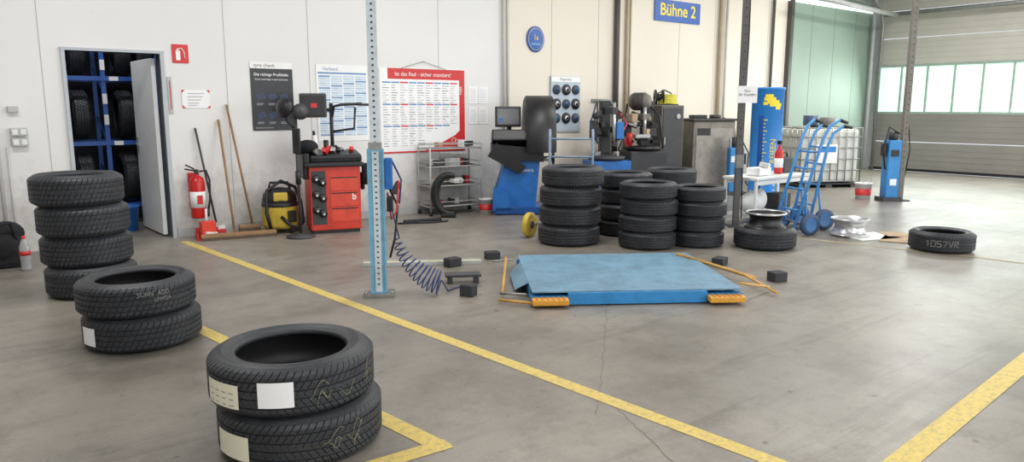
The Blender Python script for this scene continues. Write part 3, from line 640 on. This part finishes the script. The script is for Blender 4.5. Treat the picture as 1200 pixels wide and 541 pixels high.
# ------------------------------------------------------------ tyre trolley behind stack
tr=M('trolley_grey_blue',(120,138,156),.45,var=.1)
b=B()
for x in (-.24,.24): b.tube([(x,.40,.10),(x,.40,1.12),(x,.48,1.2)],.016,tr)
for z in (.3,.6,.9,1.1): b.tube([(-.24,.40,z),(.24,.40,z)],.012,tr)
for x,yy in ((-.46,.30),(.24,.46)):
    b.lathe([(0,-.03),(.07,-.03),(.09,-.02),(.13,-.035),(.14,-.02),(.14,.02),(.13,.035),(.09,.02),(.07,.03),(0,.03)],yelplas,(x,yy,.14),(1,-.45,0),n=28)
    b.cyl((x-.036,yy+.016,.14),(x+.036,yy-.016,.14),.045,dgrey)
b.tube([(-.46,.30,.14),(-.38,.40,.14),(.24,.46,.14)],.012,steel)
b.obj('tyre_trolley',(3.32,-2.97,0),D(-42))

# ------------------------------------------------------------ machines near wall
def clutter(b,n,x0,x1,y0_,y1_,z0,z1,mats,s0=.05,s1=.14):
    for i in range(n):
        b.box((random.uniform(x0,x1),random.uniform(y0_,y1_),random.uniform(z0,z1)),(random.uniform(s0,s1),random.uniform(s0,s1),random.uniform(s0,s1)),random.choice(mats),rot=(random.uniform(-.3,.3),random.uniform(-.3,.3),random.random()*3),bev=.008)
b=B()
b.box((0,0,.35),(.60,.55,.60),blue,bev=.02); b.box((0,0,.025),(.66,.6,.05),black)
b.lathe([(0,0),(.26,0),(.28,.02),(.28,.05),(.1,.07),(0,.07)],dgrey,(-.02,-.05,.66),n=32)
for i in range(4):
    a=i*math.pi/2+.4; b.box((-.02+.2*math.cos(a),-.05+.2*math.sin(a),.75),(.1,.04,.05),steel,rot=(0,0,a),bev=.005)
b.box((.05,.26,.9),(.16,.12,1.3),black,bev=.015); b.box((.05,.05,1.40),(.09,.5,.10),dgrey,bev=.01); b.cyl((.05,-.16,.9),(.05,-.16,1.52),.022,chrome); b.box((.05,-.18,.90),(.07,.10,.08),black,bev=.01)
b.box((.16,-.1,1.1),(.12,.1,.26),blue,bev=.015); b.tube([(.12,.2,1.5),(.25,.0,1.35),(.22,-.1,1.0),(.15,-.1,.8)],.01,black); b.box((-.15,.2,1.1),(.1,.12,.3),black,bev=.01); b.cyl((-.18,.12,1.3),(-.05,.12,1.36),.05,dgrey)
b.tube([(-.1,.24,1.5),(-.24,.1,1.2),(-.15,0,.9)],.012,hoseb); b.tube([(.2,.1,1.4),(.32,.0,1.2),(.2,-.1,1.05),(.3,-.1,.85)],.012,signred,n=6)
clutter(b,7,-.1,.28,.1,.3,.9,1.35,[black,dgrey,black,steel])
b.obj('tyre_changer',(6.12,-.72,0),D(-25))
b=B()
b.box((0,0,.40),(.62,.56,.74),dgrey,bev=.02); b.box((0,0,.02),(.64,.6,.04),black)
b.lathe([(0,0),(.27,0),(.29,.02),(.29,.05),(.1,.07),(0,.07)],black,(-.02,-.05,.78),n=32)
b.box((.15,.22,1.05),(.18,.14,1.0),dgrey,bev=.015); b.box((.0,.1,1.30),(.12,.45,.1),grey,bev=.01); b.cyl((-.02,-.1,.95),(-.02,-.1,1.45),.025,chrome)
b.lathe([(0,-.16),(.10,-.16),(.13,-.13),(.13,.10),(.115,.12),(.09,.16),(0,.16)],M('motor_bronze_grey',(112,106,98),.5,grime=.5),(-.02,.1,1.54),(1,-.9,0),n=28)
for i in range(8): b.lathe([(.131,-.1+i*.025),(.143,-.1+i*.025),(.143,-.092+i*.025),(.131,-.092+i*.025)],dgrey,(-.02,.1,1.54),(1,-.9,0),n=24)
b.tube([(-.2,.2,1.5),(-.33,0,1.2),(-.22,-.15,.9)],.014,black); b.tube([(.1,.2,1.55),(.28,.0,1.3),(.26,-.2,.8)],.014,black); b.box((-.24,.1,1.15),(.13,.12,.3),black,bev=.02); b.box((-.1,-.18,1.0),(.3,.08,.06),steel,rot=(0,0,.3),bev=.01); b.cyl((-.27,-.1,.85),(-.27,-.1,1.05),.05,signred)
clutter(b,22,-.28,.26,-.1,.22,.88,1.36,[black,dgrey,steel,black,grey,card])
b.obj('tyre_changer',(6.93,-.72,0),D(-25))
brn=M('locker_brown_grey',(96,91,84),.55,var=.15,grime=.5)
b=B(); b.box((0,0,.76),(.46,.44,1.44),brn,bev=.01); b.box((0,-.225,.76),(.40,.01,1.36),dgrey,bev=.004); b.cyl((.10,-.23,1.30),(.10,-.25,1.30),.04,steel,n=24); b.box((-.17,-.24,.9),(.02,.02,.12),steel)
for i in range(5): b.box((0,-.232,.3+i*.05),(.3,.004,.012),black)
b.box((0,0,.03),(.42,.40,.06),black)
b.obj('workshop_locker',(7.74,-.46,0),D(-12))
b=B(); yr=M('safety_yellow',(206,198,70),.45,var=.1)
b.lathe([(.04,-.07),(.13,-.07),(.13,-.055),(.06,-.05),(.06,.05),(.13,.055),(.13,.07),(.04,.07)],black,(-.1,0,.13),(1,-.2,0),n=28,closed=True)
for i in range(7): b.tube([(.06+ (.16-.004*i)*math.cos(2*math.pi*k/20),(.12-.003*i)*math.sin(2*math.pi*k/20),.03+i*.022+.008*math.sin(k)) for k in range(21)],.013,yr,n=8)
b.tube([(-.14,.0,.0),(-.12,0,.2),(.0,.0,.25),(.12,0,.2),(.14,0,0)],.012,black); b.box((0,0,.01),(.40,.26,.02),black)
b.obj('hose_reel',(7.72,-.46,1.482),D(-25))
b=B(); cabm=M('cabinet_bronze_grey',(126,120,112),.38,.3,var=.1,grime=.5)
b.box((0,0,.63),(.78,.55,1.18),cabm,bev=.02); b.box((0,-.28,.60),(.68,.012,1.0),M('cabinet_front',(146,140,132),.34,.3,var=.08,grime=.5),bev=.006); b.box((0,-.02,1.24),(.82,.6,.04),dgrey,bev=.01); b.box((.3,-.295,.8),(.02,.02,.25),steel); b.box((-.2,-.29,1.04),(.24,.01,.12),black,bev=.004)
for x in (-.33,.33): b.cyl((x,-.2,0),(x,-.2,.05),.03,black)
b.cyl((.2,.1,1.26),(.2,.1,1.32),.1,dgrey); b.box((-.15,.05,1.29),(.25,.2,.06),black,bev=.01); b.tube([(.35,.1,1.26),(.45,-.1,1.2),(.46,-.2,.7)],.02,black)
b.obj('parts_washer_cabinet',(8.55,-.72,0),D(-25))
b=B(); lb=M('motor_unit_blue',(48,134,200),.4,var=.1,grime=.3)
b.box((0,0,.03),(.34,.3,.06),dgrey); b.box((0,0,.42),(.24,.2,.74),lb,bev=.02); b.cyl((0,.0,.78),(0,.0,.96),.07,dgrey); b.box((-.05,-.105,.6),(.1,.01,.1),paper); b.tube([(.1,0,.9),(.2,-.05,.7),(.18,-.05,.2),(.3,-.1,.02)],.012,black)
b.box((.14,0,.6),(.06,.1,.18),black,bev=.01); b.obj('hydraulic_pump_unit',(8.52,-1.35,0),VIEW)
b=B()
for i,x in enumerate((6.55,6.62,6.70,6.78)):
    b.tube([(x,-.03,1.55),(x,-.06,1.52),(x+.02,-.05,1.2-.1*i),(x,-.04,.9)],.012,(black,hoseb,signred,black)[i],n=6)
b.box((6.66,-.02,1.56),(.4,.03,.05),steel); b.obj('hook_rail')

# ------------------------------------------------------------ post with notice
b=B(); b.box((0,0,2.2),(.07,.06,4.4),dkpipe); b.box((0,0,.01),(.2,.18,.02),dgrey)
for i in range(30): b.cyl((0,-.0305,1.0+i*.1),(0,-.032,1.0+i*.1),.01,black,n=8)
b.box((.05,-.045,1.60),(.24,.01,.20),paper,bev=.001); b.text('Nur\nfür Kunden',.045,ink,Matrix.Translation((.05,-.052,1.62))@Matrix.Rotation(math.pi/2,4,'X'))
b.tube([(.035,.0,3.9),(.045,-.02,2.2),(.04,0,1.1),(.06,-.02,.1)],.008,black,n=6); b.box((-.0,-.02,.8),(.09,.06,.16),grey,bev=.008)
b.obj('lift_column',(5.66,-3.42,0),VIEW)
bc=M('banner_blue',(40,126,200),.4,var=.06)
b=B(); b.lathe([(0,0),(.25,0),(.25,.03),(.215,.04),(.215,1.68),(.225,1.69),(.225,1.72),(0,1.72)],bc,n=40)
def cpatch(a0,a1,z0,z1,mat,R=.215): patch(b,0,0,R,D(-90+a0),D(-90+a1),z0,z1,mat)
for i,(a0,a1,z) in enumerate(((-32,10,1.54),(-22,24,1.50),(-12,34,1.46),(-34,-18,1.48),(10,30,1.42),(-28,0,1.58))): cpatch(a0,a1,z,z+.045,yellow)
cpatch(-48,-30,.15,1.34,M('banner_deep_blue',(28,80,156),.4))
for i in range(22): cpatch(-30,-24 if i%3 else -16,.22+i*.05,.232+i*.05,yellow)
for i in range(9): cpatch(14,30-i%3*4,.30+i*.07,.31+i*.07,paper)
b.text('REIFEN',.11,yellow,Matrix.Translation((0.03,-.222,.85))@Matrix.Rotation(math.pi/2,4,'X')@Matrix.Rotation(math.pi/2,4,'Z'),.0)
b.obj('advertising_column',(7.22,-2.76,0),VIEW)
# bench table
b=B(); T=.58
b.box((0,0,T),(1.2,.5,.03),M('table_top_white',(224,227,226),.4,var=.04),bev=.004)
for x in (-.57,.57):
    for y in (-.22,.22): b.box((x,y,T/2-.01),(.03,.03,T-.02),white)
for y in (-.22,.22): b.box((0,y,T-.05),(1.14,.025,.05),white); b.box((0,y,.12),(1.14,.02,.025),white)
for x in (-.57,.57): b.box((x,0,.12),(.02,.44,.025),white)
b.box((0,0,.135),(1.12,.42,.008),lgrey)
b.obj('work_table',(6.4,-3.35,0))
b=B(); b.lathe([(0,0),(.05,0),(.055,.02),(.055,.26),(.03,.32),(.02,.33),(.02,.37),(0,.37)],signred,n=24); b.box((0,0,.40),(.03,.06,.05),black,bev=.005); b.lathe([(.056,.08),(.0565,.08),(.0565,.2),(.056,.2)],paper,n=24); b.obj('red_spray_bottle',(6.62,-3.36,.597))
b=B(); b.box((0,0,.05),(.26,.2,.10),paper,bev=.015); b.box((.05,-.05,.13),(.14,.12,.06),white,rot=(.2,.1,.4),bev=.015); b.obj('rag_box',(6.2,-3.35,.597))
b=B(); b.box((0,0,.1),(.2,.15,.2),dgrey,bev=.02); b.tube([(-.08,0,.2),(-.06,0,.26),(.06,0,.26),(.08,0,.2)],.01,black); b.obj('battery_tester',(6.83,-3.30,.597))
b=B(); b.ball((0,0,.12),(.18,.14,.12),paper); b.box((.02,0,.20),(.12,.1,.1),white,rot=(.3,.4,.2),bev=.02); b.ball((.12,-.02,.14),(.12,.1,.14),white); b.obj('plastic_bag',(6.12,-3.32,.142))
b=B(); b.box((0,0,.10),(.28,.22,.20),dgrey,bev=.02); b.obj('storage_crate',(6.66,-3.35,.142))
# hand trucks
def truck(x,y,rz,lean,hb,name='hand_truck'):
    b=B(); tb=M('truck_blue',(78,150,214),.4,var=.1,grime=.3); R=Matrix.Rotation(-lean,3,'X')
    def P(p): v=R@Vector((p[0],p[1],p[2])); return (v.x,v.y,v.z+.0)
    for s_ in (-1,1):
        b.tube([P((s_*.16,0,.06)),P((s_*.16,0,hb-.25)),P((s_*.17,.03,hb-.1)),P((s_*.19,.12,hb)),P((s_*.19,.22,hb+.01))],.018,tb,n=8)
        b.tube([P((s_*.19,.12,hb)),P((s_*.19,.24,hb+.01))],.02,black,n=8)
        b.tube([P((s_*.16,.02,.5)),P((s_*.17,.14,.16))],.012,tb,n=8)
        c_=P((s_*.23,.14,.17)); c_=(c_[0],c_[1],.125)
        b.lathe([(0,-.02),(.06,-.02),(.075,-.025),(.12,-.03),(.125,0),(.12,.03),(.075,.025),(.06,.02),(0,.02)],M('truck_wheel_blue',(70,120,176),.5),c_,(1,0,0),n=24)
        b.lathe([(.085,-.031),(.122,-.031),(.127,0),(.122,.031),(.085,.031)],M('truck_tyre',(60,84,116),.6),c_,(1,0,0),n=24)
    for z in (.3,.55,.8,1.0): b.tube([P((-.16,0,z)),P((0,.03,z)),P((.16,0,z))],.012,tb,n=8)
    c0=P((0,.14,.17)); b.tube([(-.24,c0[1],.125),(.24,c0[1],.125)],.012,steel,n=8)
    vs=[P((-.17,0,.05)),P((.17,0,.05)),P((.17,-.22,.05)),P((-.17,-.22,.05))]; v2=[P((-.17,0,.06)),P((.17,0,.06)),P((.17,-.22,.06)),P((-.17,-.22,.06))]
    b.add(vs+v2,[(0,1,2,3),(7,6,5,4),(0,4,5,1),(1,5,6,2),(2,6,7,3),(3,7,4,0)],tb)
    return b.obj(name,(x,y,0),rz)
truck(5.66,-4.06,D(-105),D(19),1.42)
truck(6.20,-3.95,D(-112),D(12),1.28)
# IBC
b=B()
b.box((0,0,.07),(1.2,1.0,.02),dgrey)
for x in (-.5,0,.5): b.box((x,0,.035),(.12,1.0,.07),dgrey)
b.box((0,0,.58),(1.14,.94,.96),tank,bev=.06); b.cyl((0,0,1.05),(0,0,1.12),.12,dgrey,n=24)
for z in (.12,.32,.52,.72,.92,1.08): b.tube([(-.6,-.5,z),(.6,-.5,z),(.6,.5,z),(-.6,.5,z),(-.6,-.5,z)],.013,steel,n=6)
for i in range(9):
    x=-.6+.15*i
    for y in (-.5,.5): b.tube([(x,y,.1),(x,y,1.08)],.012,steel,n=6)
for i in range(7):
    y=-.5+i/6
    for x in (-.6,.6): b.tube([(x,y,.1),(x,y,1.08)],.012,steel,n=6)
b.box((-.1,-.516,.62),(.42,.006,.34),paper); b.box((-.1,-.52,.7),(.36,.004,.1),bc)
b.cyl((-.2,-.1,1.12),(-.2,-.1,1.30),.13,M('barrel_lid_blue',(60,80,110),.5),n=24); b.cyl((.28,.1,1.12),(.28,.1,1.26),.15,grey,n=24)
b.obj('ibc_tank',(11.0,-1.35,0),D(-28))
b=B(); b.box((0,0,2.2),(.08,.08,4.4),M('far_post',(118,113,106),.55,var=.15)); b.box((0,0,.01),(.24,.2,.02),dgrey)
for i in range(40): b.cyl((0,-.0405,.5+i*.09),(0,-.042,.5+i*.09),.01,black,n=8)
b.box((-.17,0,.50),(.20,.20,.90),lb,bev=.02); b.cyl((-.17,0,.95),(-.17,0,1.08),.07,dgrey); b.box((-.17,-.105,.75),(.12,.01,.1),black); b.box((-.17,-.105,.3),(.1,.01,.1),paper); b.box((-.17,0,.03),(.3,.28,.06),dgrey)
b.tube([(-.1,-.05,1.05),(-.3,-.12,1.15),(-.36,-.1,.8),(-.3,-.08,.5)],.014,black,n=6); b.box((-.29,0,.8),(.08,.1,.2),black,bev=.01); b.tube([(.05,0,1.2),(.08,-.05,.8),(.06,0,.4)],.01,black,n=6)
b.obj('lift_column',(9.86,-3.46,0),VIEW)
b=B(); b.ball((0,0,.19),(.20,.16,.19),clothb); b.ball((.05,.02,.30),(.15,.12,.12),clothb); b.box((.0,-.0,.10),(.34,.26,.2),clothb,bev=.05); b.tube([(-.1,-.12,.25),(-.05,-.18,.40),(.08,-.15,.42),(.12,-.1,.25)],.014,clothb)
b.obj('black_bag',(-1.66,-.70,0))
b=B(); bt=M('clear_pet_bottle',(170,168,172),.15,var=.1,spec=.8)
b.lathe([(0,0),(.04,0),(.043,.02),(.04,.09),(.043,.1),(.043,.22),(.02,.28),(.014,.29),(.014,.31),(0,.31)],bt,n=20); b.lathe([(.0435,.14),(.044,.14),(.044,.18),(.0435,.18)],signred,n=20); b.lathe([(.016,.29),(.016,.315),(0,.315)],signred,n=16); b.obj('plastic_bottle',(-1.50,-1.0,0))

# ------------------------------------------------------------ lamps and light
for i,(x,y) in enumerate(((-1.5,-3.2),(3.,-3.2),(7.5,-3.2),(12,-3.2),(-1.5,-9),(4.,-9),(10,-9))):  # unseen fixtures, added to give the hall soft overhead light
    e=empty('added_ceiling_lamp',(x,y,H-.12)); b=B(); b.box((0,0,.06),(2.4,.3,.08),white,bev=.01); b.box((0,0,.012),(2.3,.2,.02),lampm); b.obj('housing',parent=e)
    L_=bpy.data.lights.new('lamp','AREA'); L_.shape='RECTANGLE'; L_.size=2.4; L_.size_y=.5; L_.energy=98 if x<11 else 165; L_.color=(1,.99,.975)
    lo=bpy.data.objects.new('light',L_); SC.collection.objects.link(lo); lo.location=(0,0,-.02); lo.parent=e
e=empty('added_ceiling_lamp',(-.6,.75,3.12)); b=B(); b.box((0,0,.03),(1.0,.15,.06),white,bev=.01); b.box((0,0,-.005),(.95,.1,.01),lampm); b.obj('housing',parent=e)  # unseen storeroom lamp, added to brighten the open door leaf
L_=bpy.data.lights.new('lamp','AREA'); L_.shape='RECTANGLE'; L_.size=1.; L_.size_y=.15; L_.energy=16
lo=bpy.data.objects.new('light',L_); SC.collection.objects.link(lo); lo.location=(0,0,-.03); lo.parent=e
def area(name,loc,target,sx,sy,en,col):
    L_=bpy.data.lights.new(name,'AREA'); L_.shape='RECTANGLE'; L_.size=sx; L_.size_y=sy; L_.energy=en; L_.color=col
    o=bpy.data.objects.new(name,L_); SC.collection.objects.link(o); o.location=loc; o.rotation_euler=(Vector(target)-Vector(loc)).to_track_quat('-Z','Y').to_euler(); return o
area('gate_daylight',(5,YF+.3,2.2),(4,0,1.2),14,3.6,470,(.96,.98,1.))
area('side_daylight_fill',(XR-.3,-10,2.0),(2,-4,.8),5,3.4,340,(.95,1.,.98))  # added area light for daylight from the right; the wall behind is closed
area('window_daylight',(XR-.12,-3.2,1.85),(9,-3.6,0),5.6,1.0,150,(.93,1.,.96))
w_=bpy.data.worlds.new('World'); SC.world=w_; w_.use_nodes=True
w_.node_tree.nodes['Background'].inputs[0].default_value=(.92,.96,1,1); w_.node_tree.nodes['Background'].inputs[1].default_value=.9

# ------------------------------------------------------------ camera
cd=bpy.data.cameras.new('camera'); cam=bpy.data.objects.new('camera',cd); SC.collection.objects.link(cam)
cd.sensor_width=36; cd.lens=26.04; cd.clip_end=200
cam.location=(-2.074,-8.84,1.45); cam.rotation_euler=(D(90-9.48),0,D(-38.0)); SC.camera=cam
